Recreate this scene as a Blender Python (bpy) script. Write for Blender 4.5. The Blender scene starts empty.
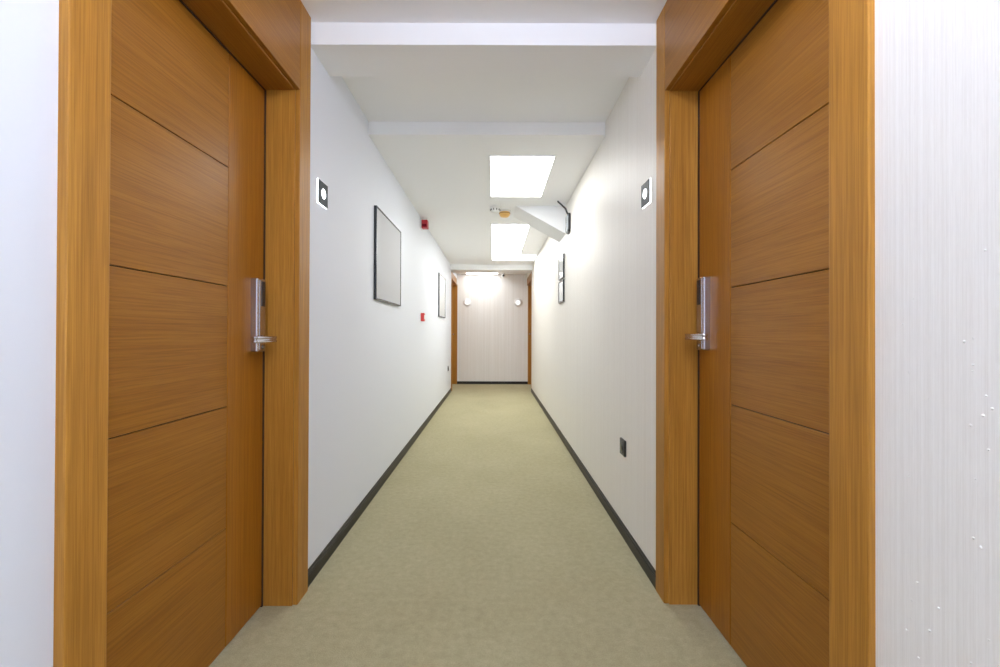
import bpy, bmesh, math
from mathutils import Vector, Matrix

C = bpy.context.scene.collection
S = bpy.context.scene
PI = math.pi

# ------------------------------------------------------------------ camera
cd = bpy.data.cameras.new('camera')
cd.sensor_width = 36.0
cd.lens = 36.0 * 440 / 1000
cd.clip_start = 0.02
cd.shift_x = 0.0060
cd.shift_y = -0.0027
cam = bpy.data.objects.new('camera', cd)
C.objects.link(cam)
cam.matrix_world = (Matrix.Translation((0, 0, 1.156)) @ Matrix.Rotation(math.radians(90.31), 4, 'X')
                    @ Matrix.Rotation(math.radians(0.19), 4, 'Z'))
S.camera = cam

# ------------------------------------------------------------------ world, exposure
w = bpy.data.worlds.new('world'); S.world = w; w.use_nodes = True
w.node_tree.nodes['Background'].inputs[0].default_value = (0.74, 0.82, 1.0, 1)   # overcast sky outside the window
w.node_tree.nodes['Background'].inputs[1].default_value = 3.6
S.view_settings.view_transform = 'Standard'
S.view_settings.look = 'None'
S.view_settings.gamma = 1.0
S.view_settings.use_curve_mapping = False
S.view_settings.exposure = 1.04
S.cycles.max_bounces = 12
S.cycles.diffuse_bounces = 8

# strengths of the lamps (each lamp is built further down)
E_PANEL = 4.7      # ceiling panel diffusers down the corridor
E_END = 3.4        # panel against the end wall
E_SPOT = 240.0      # cool glass globe lamp over the two near doors
E_BACK = 3.0       # panels behind the camera
E_PLATE = 2.2     # little wall lights
WARM = (0.98, 0.985, 0.975)
COOL = (0.80, 0.84, 1.0)

# ------------------------------------------------------------------ materials
def mat(name, col, rough=0.5, metal=0.0, spec=0.5, coat=0.0):
    m = bpy.data.materials.new(name); m.use_nodes = True
    b = m.node_tree.nodes['Principled BSDF']
    b.inputs['Base Color'].default_value = (*col, 1)
    b.inputs['Roughness'].default_value = rough
    b.inputs['Metallic'].default_value = metal
    b.inputs['Specular IOR Level'].default_value = spec
    b.inputs['Coat Weight'].default_value = coat
    return m

def N(m, kind, **kw):
    n = m.node_tree.nodes.new(kind)
    for k, v in kw.items():
        setattr(n, k, v)
    return n

def L(m, a, b):
    m.node_tree.links.new(a, b)

def coords(m, scale):
    tc = N(m, 'ShaderNodeTexCoord'); mp = N(m, 'ShaderNodeMapping')
    mp.inputs['Scale'].default_value = scale
    L(m, tc.outputs['Object'], mp.inputs['Vector'])
    return mp.outputs['Vector']

def noise(m, scale, s=1.0, detail=4.0, rough=0.6, dist=0.0):
    n = N(m, 'ShaderNodeTexNoise')
    n.inputs['Scale'].default_value = s
    n.inputs['Detail'].default_value = detail
    n.inputs['Roughness'].default_value = rough
    n.inputs['Distortion'].default_value = dist
    L(m, coords(m, scale), n.inputs['Vector'])
    return n.outputs['Fac']

def ramp(m, fac, stops):
    r = N(m, 'ShaderNodeValToRGB')
    e = r.color_ramp.elements
    while len(e) < len(stops):
        e.new(0.5)
    for i, (p, c) in enumerate(stops):
        e[i].position = p
        e[i].color = (*c, 1) if len(c) == 3 else c
    L(m, fac, r.inputs['Fac'])
    return r.outputs['Color']

def mixc(m, a, b, fac, mode='MULTIPLY'):
    x = N(m, 'ShaderNodeMix', data_type='RGBA', blend_type=mode)
    if isinstance(fac, (int, float)):
        x.inputs['Factor'].default_value = fac
    else:
        L(m, fac, x.inputs['Factor'])
    L(m, a, x.inputs['A']); L(m, b, x.inputs['B'])
    return x.outputs['Result']

def bump(m, h, strength, dist):
    b = N(m, 'ShaderNodeBump')
    b.inputs['Strength'].default_value = strength
    b.inputs['Distance'].default_value = dist
    L(m, h, b.inputs['Height'])
    L(m, b.outputs['Normal'], m.node_tree.nodes['Principled BSDF'].inputs['Normal'])

def addv(m, a, b, k):
    x = N(m, 'ShaderNodeMath', operation='MULTIPLY_ADD')
    L(m, b, x.inputs[0]); x.inputs[1].default_value = k; L(m, a, x.inputs[2])
    return x.outputs[0]

def wood(name, axis, light, dark, rough=0.42, contrast=1.0):
    """veneer; axis 2 = grain runs up, 1 = grain runs along the wall"""
    m = mat(name, light, rough, spec=0.28)
    b = m.node_tree.nodes['Principled BSDF']
    def sc(f, l):
        return (f, f, l) if axis == 2 else (f, l, f)
    broad = noise(m, sc(9, 0.7), 1, 3, 0.55, 0.6)
    mid = noise(m, sc(85, 1.8), 1, 5, 0.65, 0.4)
    fine = noise(m, sc(260, 4), 1, 3, 0.7)
    c1 = ramp(m, broad, [(0.30, dark), (0.72, light)])
    v = 0.88 if contrast >= 1 else 0.94
    c2 = ramp(m, mid, [(0.36, (v, v * 0.95, v * 0.88)), (0.62, (1.06, 1.05, 1.03))])
    c3 = ramp(m, fine, [(0.36, (0.74, 0.70, 0.62)), (0.60, (1.05, 1.05, 1.04))])
    c = mixc(m, c1, c2, 1.0)
    c = mixc(m, c, c3, 0.8)
    L(m, c, b.inputs['Base Color'])
    bump(m, fine, 0.08, 0.002)
    return m

M = {}
M['veneer_up'] = wood('veneer_up', 2, (0.47, 0.230, 0.040), (0.39, 0.176, 0.024))
M['veneer_stile'] = wood('veneer_stile', 2, (0.37, 0.150, 0.013), (0.325, 0.126, 0.009), 0.36, 0.5)
M['veneer_along'] = wood('veneer_along', 1, (0.350, 0.152, 0.019), (0.300, 0.124, 0.012), 0.36, 0.5)
M['paint_left'] = mat('paint_left', (0.765, 0.80, 0.87), 0.55, spec=0.3)
bump(M['paint_left'], noise(M['paint_left'], (60, 60, 60), 1, 4), 0.05, 0.002)
M['ceiling'] = mat('ceiling_paint', (0.90, 0.91, 0.925), 0.7, spec=0.25)

def wallpaper(name, col, axis_scale):
    m = mat(name, col, 0.46, spec=0.32)
    b = m.node_tree.nodes['Principled BSDF']
    st = noise(m, (axis_scale, axis_scale, 0.35), 1, 4, 0.75)
    pl = noise(m, (500, 500, 22), 1, 3, 0.7)
    st2 = noise(m, (axis_scale * 0.18, axis_scale * 0.18, 0.05), 1, 3, 0.6)
    a = ramp(m, st, [(0.34, (col[0] * 0.955, col[1] * 0.945, col[2] * 0.935)), (0.62, (col[0] * 1.04, col[1] * 1.04, col[2] * 1.05))])
    a2 = ramp(m, st2, [(0.35, (0.975, 0.97, 0.965)), (0.65, (1.0, 1.0, 1.0))])
    a3 = ramp(m, pl, [(0.35, (0.955, 0.95, 0.945)), (0.6, (1.0, 1.0, 1.0))])
    L(m, mixc(m, mixc(m, a, a2, 1.0), a3, 1.0), b.inputs['Base Color'])
    bump(m, addv(m, st, pl, 0.8), 0.15, 0.002)
    return m
M['paper_right'] = wallpaper('wallpaper_right', (0.845, 0.825, 0.775), 300)
M['paper_end'] = wallpaper('wallpaper_end', (0.86, 0.865, 0.86), 40)

def carpet():
    m = mat('carpet', (0.4, 0.36, 0.24), 0.95, spec=0.05)
    b = m.node_tree.nodes['Principled BSDF']
    big = noise(m, (1.6, 1.2, 1), 1, 5, 0.6)
    sm = noise(m, (230, 230, 230), 1, 3, 0.8)
    md = noise(m, (30, 30, 30), 1, 5, 0.75)
    c = ramp(m, big, [(0.3, (0.42, 0.378, 0.222)), (0.7, (0.48, 0.438, 0.268))])
    c = mixc(m, c, ramp(m, md, [(0.3, (0.84, 0.84, 0.82)), (0.7, (1.07, 1.07, 1.07))]), 1.0)
    c = mixc(m, c, ramp(m, sm, [(0.3, (0.80, 0.80, 0.78)), (0.7, (1.12, 1.12, 1.12))]), 1.0)
    L(m, c, b.inputs['Base Color'])
    b.inputs['Sheen Weight'].default_value = 0.15
    bump(m, sm, 0.6, 0.004)
    return m
M['carpet'] = carpet()
M['skirting'] = mat('skirting_dark', (0.014, 0.011, 0.008), 0.38, spec=0.3)
M['black_skirting'] = mat('skirting_black', (0.008, 0.007, 0.007), 0.4)
M['chrome'] = mat('satin_chrome', (0.55, 0.53, 0.57), 0.16, 1.0)
M['steel'] = mat('frame_steel', (0.42, 0.44, 0.46), 0.25, 1.0)
M['black'] = mat('black_plastic', (0.012, 0.012, 0.014), 0.3)
M['black_gloss'] = mat('black_gloss', (0.02, 0.024, 0.03), 0.08)
M['slate_glass'] = mat('slate_glass', (0.03, 0.04, 0.05), 0.45, spec=0.12)
M['dark_grey'] = mat('dark_grey_plastic', (0.08, 0.075, 0.07), 0.4)
M['white_plastic'] = mat('white_plastic', (0.80, 0.80, 0.78), 0.35)
M['poster'] = mat('poster_paper', (0.56, 0.57, 0.595), 0.6, spec=0.2)
M['poster_white'] = mat('poster_white', (0.85, 0.86, 0.86), 0.4)
M['poster_grey'] = mat('poster_grey', (0.62, 0.65, 0.66), 0.12)
M['red'] = mat('red_plastic', (0.42, 0.006, 0.018), 0.3)
M['red_dark'] = mat('red_lens', (0.20, 0.004, 0.012), 0.15)
M['red_bright'] = mat('red_call_point', (0.62, 0.03, 0.03), 0.3)
M['amber'] = mat('amber_cap', (0.85, 0.52, 0.17), 0.3)
M['smoked'] = mat('unit_cover', (0.30, 0.34, 0.36), 0.12)

def glow(name, col, strength):
    m = mat(name, (0.8, 0.8, 0.8), 0.5)
    b = m.node_tree.nodes['Principled BSDF']
    b.inputs['Emission Color'].default_value = (*col, 1)
    b.inputs['Emission Strength'].default_value = strength
    return m
M['panel_glow'] = glow('panel_diffuser', WARM, E_PANEL)
M['end_glow'] = glow('end_panel_diffuser', WARM, E_END)
M['spot_glow'] = glow('downlight_diffuser', COOL, E_SPOT)
M['back_glow'] = glow('back_panel_diffuser', COOL, E_BACK)
m = M['dot_glow'] = glow('end_wall_light_glow', (0.92, 0.96, 1.0), 1.0)      # frosted lens, brightest over its bulb
gt = N(m, 'ShaderNodeTexGradient', gradient_type='SPHERICAL'); L(m, coords(m, (10.5, 10.5, 10.5)), gt.inputs['Vector'])
gr = N(m, 'ShaderNodeMapRange'); L(m, gt.outputs['Fac'], gr.inputs['Value'])
gr.inputs['From Min'].default_value = 0.22; gr.inputs['From Max'].default_value = 1.0
gr.inputs['To Min'].default_value = 0.0; gr.inputs['To Max'].default_value = 1.3
gr.interpolation_type = 'SMOOTHSTEP'
L(m, gr.outputs['Result'], m.node_tree.nodes['Principled BSDF'].inputs['Emission Strength'])
M['plate_glow'] = glow('wall_light_glow', (0.92, 0.96, 1.0), E_PLATE)

# ------------------------------------------------------------------ mesh helpers
class MB:
    """collects shapes, links them as ONE mesh object"""
    def __init__(self):
        self.bm = bmesh.new()
    def _merge(self, t, mi=0, smooth=False):
        for f in t.faces:
            f.material_index = mi; f.smooth = smooth
        me = bpy.data.meshes.new('tmp'); t.to_mesh(me); t.free()
        self.bm.from_mesh(me); bpy.data.meshes.remove(me)
    def box(self, x0, x1, y0, y1, z0, z1, bev=0.0, seg=2, mi=0):
        x0, x1 = sorted((x0, x1)); y0, y1 = sorted((y0, y1)); z0, z1 = sorted((z0, z1))
        t = bmesh.new(); bmesh.ops.create_cube(t, size=1.0)
        for v in t.verts:
            v.co = Vector(((x0 + x1) / 2 + v.co.x * (x1 - x0), (y0 + y1) / 2 + v.co.y * (y1 - y0), (z0 + z1) / 2 + v.co.z * (z1 - z0)))
        if bev:
            bmesh.ops.bevel(t, geom=list(t.edges), offset=bev, segments=seg, affect='EDGES', profile=0.5)
        self._merge(t, mi); return self
    def prism(self, pts, axis, a0, a1, bev=0.0, mi=0, smooth=False):
        """2-D outline extruded along axis (0, 1 or 2) from a0 to a1"""
        def p3(u, v, a):
            return {0: (a, u, v), 1: (u, a, v), 2: (u, v, a)}[axis]
        t = bmesh.new()
        A = [t.verts.new(p3(u, v, a0)) for u, v in pts]
        B = [t.verts.new(p3(u, v, a1)) for u, v in pts]
        t.faces.new(A); t.faces.new(B[::-1])
        n = len(pts)
        for i in range(n):
            t.faces.new((A[i], B[i], B[(i + 1) % n], A[(i + 1) % n]))
        bmesh.ops.recalc_face_normals(t, faces=t.faces)
        if bev:
            caps = [e for e in t.edges if len(e.link_faces) == 2 and any(len(f.verts) == n for f in e.link_faces)]
            bmesh.ops.bevel(t, geom=caps, offset=bev, segments=2, affect='EDGES', profile=0.5)
        self._merge(t, mi, smooth); return self
    def lathe(self, prof, origin, axis=2, seg=32, mi=0, smooth=True, flip=1):
        """prof: (radius, height) pairs along the axis"""
        t = bmesh.new(); rings = []
        for r, h in prof:
            ring = []
            for k in range(seg):
                a = 2 * PI * k / seg
                c, s = r * math.cos(a), r * math.sin(a)
                p = {2: (c, s, h * flip), 0: (h * flip, c, s), 1: (c, h * flip, s)}[axis]
                ring.append(t.verts.new(Vector(origin) + Vector(p)))
            rings.append(ring)
        for a, b in zip(rings, rings[1:]):
            for k in range(seg):
                t.faces.new((a[k], a[(k + 1) % seg], b[(k + 1) % seg], b[k]))
        t.faces.new(rings[0]); t.faces.new(rings[-1])
        bmesh.ops.remove_doubles(t, verts=t.verts, dist=1e-6)
        bmesh.ops.recalc_face_normals(t, faces=t.faces)
        self._merge(t, mi, smooth); return self
    def rod(self, a, b, r, seg=12, mi=0):
        a, b = Vector(a), Vector(b); d = b - a
        q = d.to_track_quat('Z', 'Y').to_matrix().to_4x4()
        t = bmesh.new()
        bmesh.ops.create_cone(t, cap_ends=True, segments=seg, radius1=r, radius2=r, depth=d.length,
                              matrix=Matrix.Translation((a + b) / 2) @ q)
        self._merge(t, mi, False)
        for p in (a, b):
            t = bmesh.new()
            bmesh.ops.create_uvsphere(t, u_segments=seg, v_segments=8, radius=r, matrix=Matrix.Translation(p))
            self._merge(t, mi, True)
        return self
    def build(self, name, mats, parent=None, loc=(0, 0, 0)):
        me = bpy.data.meshes.new(name); self.bm.to_mesh(me); self.bm.free()
        for m in (mats if isinstance(mats, (list, tuple)) else [mats]):
            me.materials.append(m)
        o = bpy.data.objects.new(name, me); C.objects.link(o)
        o.location = loc
        if parent: o.parent = parent
        return o

def tag(o, label=None, cat=None, group=None, kind=None):
    if label: o['label'] = label
    if cat: o['category'] = cat
    if group: o['group'] = group
    if kind: o['kind'] = kind
    return o

def empty(name, loc, label, cat, group=None, kind=None):
    o = bpy.data.objects.new(name, None); C.objects.link(o)
    o.location = loc; o.empty_display_size = 0.1
    return tag(o, label, cat, group, kind)

# ------------------------------------------------------------------ room dimensions
WL, WR = 0.850, 0.745          # wall planes left and right of the camera line
ZU, ZL = 2.578, 2.491          # upper ceiling over the camera, lower ceiling beyond the step
YB, YE = -2.2, 10.0            # wall behind the camera, end wall
HEAD = 2.19
D1 = (0.956, 1.864)            # near left door opening (clear, along the corridor)
D1R = (0.969, 1.883)           # near right door opening
D2 = (8.82, 9.965)             # far door openings
TH = 0.26

# where the blisters show on the right wall: (distance along, height)
SPECKS = []
for px, py in ((964, 340), (973, 337), (972, 369), (973, 363), (986, 394), (928, 397), (909, 371), (975, 477), (983, 414), (992, 407),
               (917, 580), (911, 598), (929, 628), (918, 655), (973, 536), (980, 545), (988, 637), (970, 660), (909, 475), (988, 448)):
    Y_ = WR * 440 / (px - 494)
    SPECKS.append((Y_, 1.156 - (py - 333.2) / 440 * Y_))

def wall(name, s, X, m, label):
    b = MB()
    D1_ = D1 if s < 0 else D1R
    a, o = s * X, s * (X + TH)
    g = 0.025
    segs = [(YB, D1_[0] - g), (D1_[1] + g, D2[0] - g), (D2[1] + g, YE + 0.2)]
    for y0, y1 in segs:
        b.box(a, o, y0, y1, -0.02, 2.75)
    for (y0, y1), h in ((D1_, HEAD), (D2, HEAD + .04)):
        b.box(a, o, y0 - g, y1 + g, h + g, 2.75)
    if s > 0:                                   # small paste blisters under the paper beside the near door
        import random
        rnd = random.Random(4)
        spots = [(a_, c_) for a_, c_ in SPECKS]
        spots += [(rnd.uniform(.62, .84), rnd.uniform(.45, 1.35)) for _ in range(12)]
        for yy, zz in spots:
            rr = rnd.uniform(.0012, .0026)
            b.lathe([(rr, -.0004), (rr * .9, rr * .4), (rr * .55, rr * .8), (0, rr * .95)], (a, yy, zz), 0, 10, flip=-1)
    return tag(b.build(name, m), label, 'wall', kind='structure')

wall('wall_left', -1, WL, M['paint_left'], 'smooth cool white painted corridor wall on the left, hung with framed pictures')
wall('wall_right', 1, WR, M['paper_right'], 'off-white vertically streaked wallpapered corridor wall on the right')
tag(MB().box(-1.4, 1.4, YE, YE + 0.2, -0.02, 2.75).build('wall_end', M['paper_end']),
    'pale greige wallpapered wall closing the far end of the corridor', 'wall', kind='structure')
WX, WZ = (-.60, .50), (.75, 2.30)      # window opening in the wall behind the viewpoint
wb = MB()
wb.box(-1.4, WX[0], YB - 0.2, YB, -0.02, 2.75); wb.box(WX[1], 1.4, YB - 0.2, YB, -0.02, 2.75)
wb.box(WX[0], WX[1], YB - 0.2, YB, -0.02, WZ[0]); wb.box(WX[0], WX[1], YB - 0.2, YB, WZ[1], 2.75)
wr = tag(MB().box(WX[0], WX[1], YB - .12, YB + .03, WZ[0], WZ[0] + .02, .002).build('window_1', M['ceiling']), 'white framed window behind the viewpoint', 'window', kind='structure')
wf = MB()
for a, c in ((WX[0], WX[0] + .05), ((WX[0] + WX[1]) / 2 - .03, (WX[0] + WX[1]) / 2 + .03), (WX[1] - .05, WX[1])):
    wf.box(a, c, YB - .12, YB - .06, WZ[0] + .02, WZ[1], .003)
wf.box(WX[0], WX[1], YB - .12, YB - .06, WZ[0] + .02, WZ[0] + .07, .003); wf.box(WX[0], WX[1], YB - .12, YB - .06, WZ[1] - .05, WZ[1], .003)
wf.build('window_frame', M['ceiling'], wr)
tag(wb.build('wall_back', M['paint_left']),
    'plain white wall behind the viewpoint', 'wall', kind='structure')
tag(MB().box(-1.4, 1.4, YB - 0.2, YE + 0.2, -0.12, 0.0).build('floor', M['carpet']),
    'olive beige short-pile carpet running the length of the corridor', 'floor', kind='structure')

cb = MB()
cb.box(-1.4, 1.4, YB - 0.2, 2.955, ZU, ZU + 0.22)
cb.box(-1.4, 1.4, 2.955, YE + 0.2, ZL, ZU + 0.22)
tag(cb.build('ceiling', M['ceiling']), 'white corridor ceiling with one downward step beyond the first beam', 'ceiling', kind='structure')
tag(MB().box(-WL - .02, WR + .02, 2.01, 2.262, 2.477, ZU + .01, 0.002).build('trim_1', M['ceiling']),
    'white beam crossing the ceiling just beyond the two near doors', 'beam', kind='structure')
tag(MB().box(-WL - .02, WR + .02, 8.55, 8.98, 2.39, ZL + .01, 0.002).build('trim_2', M['ceiling']),
    'shallow white beam crossing the ceiling near the far end wall', 'beam', kind='structure')
# sloping boxed-in strut between the right wall and the ceiling
tag(MB().prism([(0.215, ZL + .003), (WR + .01, ZL + .003), (WR + .01, 2.195)], 1, 4.60, 5.04).build('trim_3', M['ceiling']),
    'sloping white boxed strut running from the right wall up into the ceiling', 'bulkhead', kind='structure')

def skirting(name, s, X, y0, y1, label):
    b = MB(); a = s * (X + 0.004)
    prof = [(a, 0), (s * (X - 0.011), 0), (s * (X - 0.011), 0.052), (s * (X - 0.007), 0.056), (s * (X - 0.007), 0.066), (s * (X - 0.003), 0.070), (a, 0.070)]
    b.prism(prof, 1, y0, y1)
    return tag(b.build(name, M['skirting']), label, 'baseboard', kind='structure')
skirting('baseboard_left', -1, WL, D1[1] + 0.117, D2[0] - 0.104, 'dark brown skirting board along the foot of the left wall')
skirting('baseboard_right', 1, WR, D1R[1] + 0.109, D2[0] - 0.111, 'dark brown skirting board along the foot of the wallpapered right wall')
skirting('baseboard_left_near', -1, WL, YB, D1[0] - 0.105, 'dark skirting board on the left wall before the near door')
skirting('baseboard_right_near', 1, WR, YB, D1R[0] - 0.111, 'dark skirting board on the right wall before the near door')
tag(MB().box(-WL + .011, WR + .026, YE - 0.012, YE + .004, 0, 0.062, 0.002).build('baseboard_end', M['black_skirting']),
    'black skirting board across the foot of the far end wall', 'baseboard', kind='structure')

# ------------------------------------------------------------------ doors
def rounded(u0, u1, v0, v1, r, corners=(1, 1, 1, 1), n=5):
    """outline of a rectangle, chosen corners rounded (order: u0v0, u1v0, u1v1, u0v1)"""
    pts = []
    for i, (cx, cy, sx, sy, a0) in enumerate(((u0, v0, 1, 1, PI), (u1, v0, -1, 1, 1.5 * PI), (u1, v1, -1, -1, 0), (u0, v1, 1, -1, 0.5 * PI))):
        if not corners[i]:
            pts.append((cx, cy)); continue
        ox, oy = cx + sx * r, cy + sy * r
        for k in range(n + 1):
            a = a0 + k / n * PI / 2
            pts.append((ox + r * math.cos(a), oy + r * math.sin(a)))
    return pts

def door(name, s, X, out, lin, dep, D, top, head, label, grooves=True, closed_side=.246):
    """out: casing stands proud of the wall; lin, dep: how far lining edge and leaf lie behind the wall plane"""
    y0, y1 = D
    r = empty(name, (s * X, y0, 0), label, 'door', kind='structure')
    Lh = y1 - y0
    u = lambda v: s * v                       # v > 0 goes into the wall
    # leaf: backing slab, tall stile on the lock side, five stacked panels with V-grooves
    b = MB(); g = 0.012; st = closed_side
    yl = Lh - g                                # lock edge
    zb, zt = 0.010, head - 0.007
    b.box(u(dep + .006), u(dep + .045), .002, Lh - .002, zb, head - .001, mi=2)
    b.box(u(dep), u(dep + .02), yl - st + .002, yl, zb, zt, 0.0015, 1, mi=0)
    cuts = [zb, 0.444, 0.885, 1.325, 1.758, zt] if s < 0 else [zb, 0.464, 0.896, 1.327, 1.761, zt]
    for za, zc in zip(cuts, cuts[1:]):
        b.box(u(dep), u(dep + .02), g, yl - st - .0018, za + .0016, zc - .0016, 0.001, 1, mi=1)
    leaf = b.build('door_leaf', [M['veneer_stile'], M['veneer_along'], M['groove']], r)
    sb = MB().box(u(dep - .002), u(dep + .008), Lh - .0105, Lh - .0005, 0.002, head - .001, .0008, 1)  # dark strips painting shade into the gaps at lock edge and head
    sb.box(u(dep - .002), u(dep + .008), .001, Lh - .0005, head - .0065, head - .0005, .0008, 1)
    sb.build('gap_shade_strip', M['groove'], r)
    # lining: two jambs and the head, with a stop behind the leaf
    b = MB()
    bk = 0.20
    for ya, yb in ((-0.025, 0.0), (Lh, Lh + 0.025)):
        b.box(u(lin), u(bk), ya, yb, 0, head + .02, 0.002)
    b.build('door_jamb', M['veneer_up'], r)
    b = MB().box(u(lin), u(bk), 0.0, Lh, head, head + .024, 0.002)
    b.build('door_head', M['veneer_along'], r)
    for ya, yb in ((-0.102 if s < 0 else -0.109, -0.006), (Lh + 0.008, Lh + (.115 if s < 0 else .107))):
        if y0 + yb > YE: continue                  # the far doorways run right up to the end wall
        MB().box(u(-out), u(max(lin, .009) + .001), ya, yb, 0, top, 0.0025).build('casing', M['veneer_up'], r)
    MB().box(u(-out), u(max(lin, .009) + .001), -0.0045, min(Lh + 0.0065, YE - y0 - .001), head + .007, top, 0.0015).build('transom_panel', M['veneer_along'], r)
    # electronic lock with lever
    ya, yb = yl - .094, yl - .028
    z0, z1 = (1.078, 1.374) if s < 0 else (1.090, 1.388)
    lk = MB()
    lk.prism([(u(a), c) for a, c in rounded(dep - .027, dep + .001, ya, yb, .008, (1, 0, 0, 1))], 2, z0, z1, 0.004)
    lock = lk.build('door_lock', M['chrome'], r)
    MB().box(u(dep - .0285), u(dep - .026), yb - .038, yb - .010, z1 - .112, z1 - .010, 0.001).build('card_reader', M['black_gloss'], lock)
    MB().box(u(dep - .0285), u(dep - .0265), ya + .0135, ya + .017, z0 + .006, z1 - .006, 0.0008).build('ridge', M['steel'], lock)
    zc = 1.128 if s < 0 else 1.144; yc = yb - .024
    h = MB()
    h.lathe([(0.0, 0), (0.017, 0), (0.017, .006), (0.012, .009), (0.012, .050), (0.0, .050)], (u(dep - .026), yc, zc), 0, 20, flip=-s)
    bar = [(u(a), c) for a, c in rounded(dep - .082, dep - .056, yc - .150, yc + .016, .012)]
    h.prism(bar, 2, zc + .002, zc + .013, 0.004); h.prism(bar, 2, zc - .013, zc - .002, 0.004)
    h.prism([(u(a), c) for a, c in rounded(dep - .079, dep - .059, yc - .146, yc + .012, .009)], 2, zc - .003, zc + .003)
    lever = h.build('lever', M['chrome'], lock)
    MB().lathe([(0, 0), (.008, 0), (.008, .003), (0, .003)], (u(dep - .0265), yc, z0 + .018), 0, 16, flip=-s).build('key_cylinder', M['steel'], lock)
    return r

M['groove'] = mat('groove_shadow_gap', (0.035, 0.012, 0.004), 0.7)
door('door_1', -1, WL, 0.020, -0.001, 0.122, D1, ZU - .001, HEAD - .005, 'honey oak veneer door recessed in the near left wall, chrome card lock on its far side')
door('door_2', 1, WR, 0.013, 0.007, 0.128, D1R, ZU - .001, HEAD + .006, 'honey oak veneer door recessed in the near right wall beside streaked wallpaper')
door('door_3', -1, WL, 0.001, -0.017, 0.122, D2, 2.388, HEAD + .04, 'wood-framed doorway at the far end of the left wall, beside the end wall')
door('door_4', 1, WR, 0.001, 0.024, 0.128, D2, 2.388, HEAD + .04, 'wood-framed doorway at the far end of the right wall, beside the end wall')

# ------------------------------------------------------------------ ceiling lights
def panel_light(x0, x1, y0, y1, z, m, label, group='flat ceiling panel lights', fr=0.012):
    r = empty('ceiling_light', ((x0 + x1) / 2, (y0 + y1) / 2, z), label, 'ceiling light', group)
    hx, hy = (x1 - x0) / 2, (y1 - y0) / 2
    b = MB()
    for sx in (-1, 1):
        b.box(sx * hx, sx * (hx + fr), -hy - fr, hy + fr, -.006, .001, .001, 1)
        b.box(-hx, hx, sx * hy, sx * (hy + fr), -.006, .001, .001, 1)
    b.build('frame', M['ceiling'], r)
    MB().box(-hx, hx, -hy, hy, -.004, .001).build('diffuser', m, r)
    return r
panel_light(-.031, .452, 3.30, 4.28, ZL, M['panel_glow'], 'bright white rectangular ceiling panel nearest the viewer, before the smoke detectors')
panel_light(-.035, .435, 5.37, 7.44, ZL, M['panel_glow'], 'long bright white ceiling panel behind the sloping boxed strut')
panel_light(-.035, .715, 7.47, 7.99, ZL, M['panel_glow'], 'bright white ceiling panel reaching the right wall, beyond the long panel')
panel_light(-.62, .08, 9.20, 9.93, ZL, M['end_glow'], 'bright white ceiling panel against the far end wall behind the last beam')

r = empty('globe_ceiling_light', (.20, .34, ZU), 'cool white glass globe lamp hanging from the ceiling above the near pair of doors', 'ceiling light')
MB().lathe([(0, .001), (.045, .001), (.045, -.012), (.012, -.02), (.012, -.065), (0, -.065)], (0, 0, 0)).build('stem', M['white_plastic'], r)
MB().lathe([(.045 * math.sin(PI * k / 16), -.105 + .045 * math.cos(PI * k / 16)) for k in range(17)], (0, 0, 0)).build('globe', M['spot_glow'], r)
panel_light(-.3, .2, -1.15, -0.65, ZU, M['back_glow'], 'square cool white ceiling panel just behind the viewpoint')

# ------------------------------------------------------------------ wall lights beside the doors
def plate_light(s, X, y0, z0, label):
    sz = .112; g = .0025
    r = empty('wall_light', (s * X, y0 + sz / 2, z0 + sz / 2), label, 'wall light', 'square black wall lights beside the near doors')
    h = sz / 2
    MB().box(0, -s * .004, -h - g, h + g, -h - g, h + g, .002, 1).build('back_light', M['plate_glow'], r)
    MB().box(-s * .004, -s * .009, -h, h, -h, h, .001, 1).build('plate', M['slate_glass'], r)
    MB().lathe([(0, 0), (.025, 0), (.022, .003), (0, .0045)], (-s * .0088, 0, 0), 0, 24, flip=-s).build('lens', M['plate_glow'], r)
plate_light(-1, WL, 2.106, 1.782, 'square black glass wall light glowing on the left wall past the near door')
plate_light(1, WR, 2.092, 1.784, 'square black glass wall light glowing on the right wall past the near door')

def dot_light(x, z, label):
    r = empty('wall_light', (x, YE, z), label, 'wall light', 'round lights on the end wall')
    MB().lathe([(0, 0), (.055, 0), (.055, .012), (.047, .016), (0, .016)], (0, 0, 0), 1, 28, flip=-1).build('base', M['white_plastic'], r)
    MB().lathe([(0, 0), (.092, .0), (.090, .006), (.06, .016), (0, .022)], (0, -.008, 0), 1, 36, flip=-1).build('lens', M['dot_glow'], r)
dot_light(-.610, 1.852, 'small round glowing wall light on the end wall, near the left doorway')
dot_light(.545, 1.852, 'small round glowing wall light on the end wall, near the right doorway')

# ------------------------------------------------------------------ framed pictures
def frame_on_wall(s, X, y0, y1, z0, z1, d, bw, mf, mp, label, cat='picture', name='picture_frame', group=None):
    r = empty(name, (s * X, (y0 + y1) / 2, z0), label, cat, group)
    hy = (y1 - y0) / 2; H = z1 - z0
    b = MB()
    for a in (-1, 1):
        b.box(0, -s * d, a * hy, a * (hy - bw), 0, H, .001, 1)
    b.box(0, -s * d, -hy + bw, hy - bw, 0, bw, .001, 1)
    b.box(0, -s * d, -hy + bw, hy - bw, H - bw, H, .001, 1)
    b.build('frame', mf, r)
    MB().box(-s * .001, -s * (d - .004), -hy + bw, hy - bw, bw, H - bw).build('picture', mp, r)
    return r
M['frame_black'] = mat('frame_black_edge', (0.05, 0.055, 0.06), 0.25, 0.6)
frame_on_wall(-1, WL, 3.10, 3.92, 1.392, 2.056, .020, .012, M['frame_black'], M['poster'],
              'large thin dark-framed blank grey picture on the left wall, nearest the viewer', group='large framed pictures on the left wall')
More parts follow.
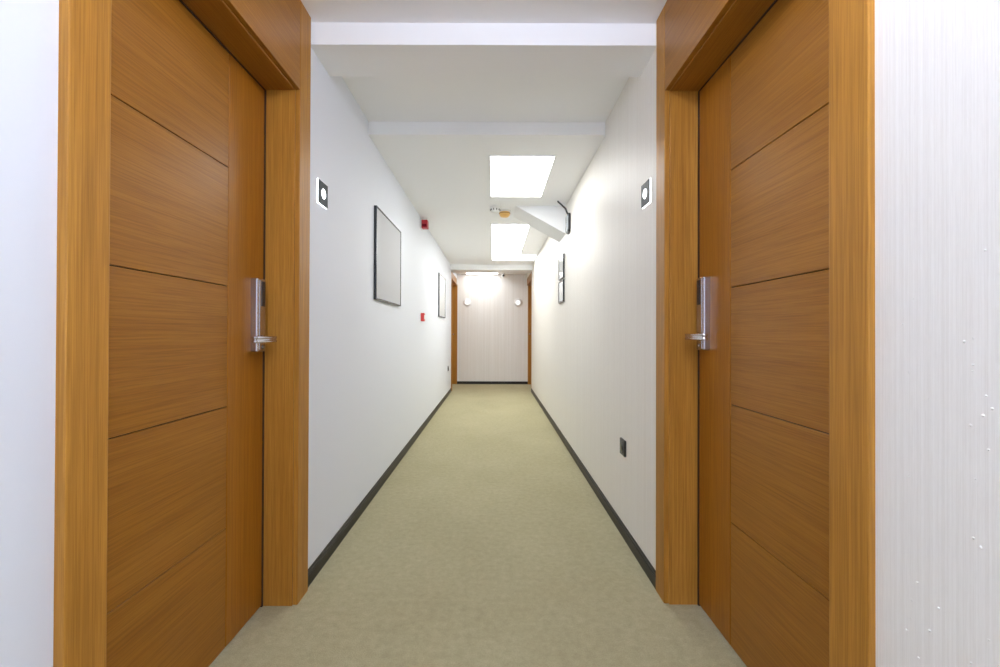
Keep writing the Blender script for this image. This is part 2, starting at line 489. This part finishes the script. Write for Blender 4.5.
frame_on_wall(-1, WL, 6.68, 7.52, 1.405, 2.075, .020, .018, M['frame_black'], M['poster_grey'],
              'dark-framed picture far down the left wall, before the far doorway', group='large framed pictures on the left wall')
frame_on_wall(1, WR, 4.65, 4.98, 1.748, 2.002, .018, .016, M['frame_black'], M['poster_grey'],
              'small metal-framed notice on the right wall, upper of the two', 'notice', 'notice_frame', 'stacked notices on the right wall')
frame_on_wall(1, WR, 4.65, 4.98, 1.492, 1.730, .018, .016, M['frame_black'], M['poster_grey'],
              'small metal-framed notice on the right wall, lower of the two', 'notice', 'notice_frame', 'stacked notices on the right wall')

# ------------------------------------------------------------------ fire alarm devices
r = empty('alarm_sounder', (-WL, 5.09, 2.362), 'red box-shaped fire alarm sounder high on the left wall', 'fire alarm')
MB().box(0, .012, -.055, .055, .0, .118, .003).build('base_plate', M['white_plastic'], r)
MB().box(.012, .082, -.05, .05, .003, .095, .006).build('body', M['red'], r)
MB().lathe([(0, 0), (.036, 0), (.036, .018), (.028, .024), (0, .024)], (.047, 0, .093), 2, 24).build('beacon', M['poster_white'], r)
MB().box(.02, .072, -.0525, -.049, .015, .045, .001).build('sound_grille', M['red_dark'], r)

r = empty('fire_call_point', (-WL, 5.14, 1.292), 'small red manual fire alarm call point on the left wall below the sounder', 'fire alarm')
MB().box(0, .038, -.048, .048, 0, .096, .005).build('body', M['red_bright'], r)
MB().box(.038, .041, -.030, .030, .026, .072, .001).build('break_glass', M['poster_white'], r)

# ------------------------------------------------------------------ detectors
def detector(x, y, k, label, cap):
    r = empty('smoke_detector', (x, y, ZL), label, 'smoke detector', 'smoke detectors between the ceiling panels')
    sc = lambda pr: [(a * k, c * k) for a, c in pr]
    MB().lathe(sc([(0, .001), (.058, .001), (.058, -.012), (.052, -.016), (0, -.016)]), (0, 0, 0), 2, 32).build('base', M['white_plastic'], r)
    MB().lathe(sc([(0, -.015), (.050, -.015), (.052, -.026), (.046, -.048), (.032, -.060), (0, -.062)]), (0, 0, 0), 2, 32).build('head', cap, r)
    if k > 1:
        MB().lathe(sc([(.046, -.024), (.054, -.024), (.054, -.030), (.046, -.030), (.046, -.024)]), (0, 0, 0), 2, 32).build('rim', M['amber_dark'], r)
        return
    b = MB()
    for q in range(10):
        a = 2 * PI * q / 10
        b.rod((math.cos(a) * .0495 * k, math.sin(a) * .0495 * k, -.031 * k), (math.cos(a) * .0495 * k, math.sin(a) * .0495 * k, -.039 * k), .006 * k, 8)
    b.build('vent', M['black'], r)
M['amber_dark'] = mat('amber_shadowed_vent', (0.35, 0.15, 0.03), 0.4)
detector(0.008, 4.64, 1.0, 'white smoke detector on the ceiling, just past the nearest panel light', M['white_plastic'])
detector(0.112, 4.79, 1.15, 'smoke detector with amber cap on the ceiling, beside the sloping strut', M['amber'])

# ------------------------------------------------------------------ wall unit with a rod, by the strut
r = empty('wall_antenna_unit', (WR, 4.36, 2.15), 'dark wall unit with a slanting black rod, high on right wall by the strut', 'wall unit')
MB().prism([(a, c) for a, c in rounded(-.08, .08, 0, .19, .035)], 0, 0.0, -.020, .002).build('back_shell', M['black'], r)
MB().prism([(a, c) for a, c in rounded(-.060, .074, .010, .180, .030)], 0, -.020, -.027, .002).build('cover', M['smoked'], r)
b = MB().rod((-.018, -.02, .175), (-.040, 0.0, .245), .009)
b.rod((-.040, 0.0, .245), (-.112, .02, .322), .008)
b.build('rod', M['black'], r)

# ------------------------------------------------------------------ sockets
def socket(s, X, y0, z0, label):
    sz = .09; h = sz / 2
    r = empty('wall_socket', (s * X, y0 + h, z0), label, 'socket', 'black wall sockets')
    MB().box(0, -s * .011, -h, h, 0, sz, .0015, 1).build('cover_plate', M['black'], r)
    b = MB().lathe([(.033, 0), (.033, .003), (.021, .003), (.020, .0008), (0, .0008)], (-s * .0108, 0, h), 0, 28, flip=-s)
    b.build('socket_ring', M['dark_grey'], r)
    MB().lathe([(0, 0), (.024, 0), (.024, .0032), (0, .0032)], (-s * .0112, 0, h), 0, 24, flip=-s).build('socket_well', M['black_gloss'], r)
socket(1, WR, 2.475, .462, 'black round-pin power socket low on the wallpapered right wall')
socket(-1, WL, 8.10, .455, 'tiny black power socket low on the left wall by the far doorway')

# ------------------------------------------------------------------ security camera at the end
r = empty('security_camera', (.205, 9.72, ZL), 'small white security camera with black lens on the ceiling near the end wall', 'security camera')
MB().lathe([(0, .001), (.045, .001), (.045, -.012), (.018, -.022), (.014, -.045), (0, -.045)], (0, 0, 0), 2, 24).build('mount', M['white_plastic'], r)
MB().lathe([(0, -.075), (.030, -.075), (.036, -.065), (.036, .06), (.028, .07), (0, .07)], (0, 0, -.065), 1, 24).build('housing', M['white_plastic'], r)
MB().lathe([(0, 0), (.027, 0), (.024, .008), (0, .010)], (0, -.074, -.065), 1, 24, flip=-1).build('lens', M['black_gloss'], r)
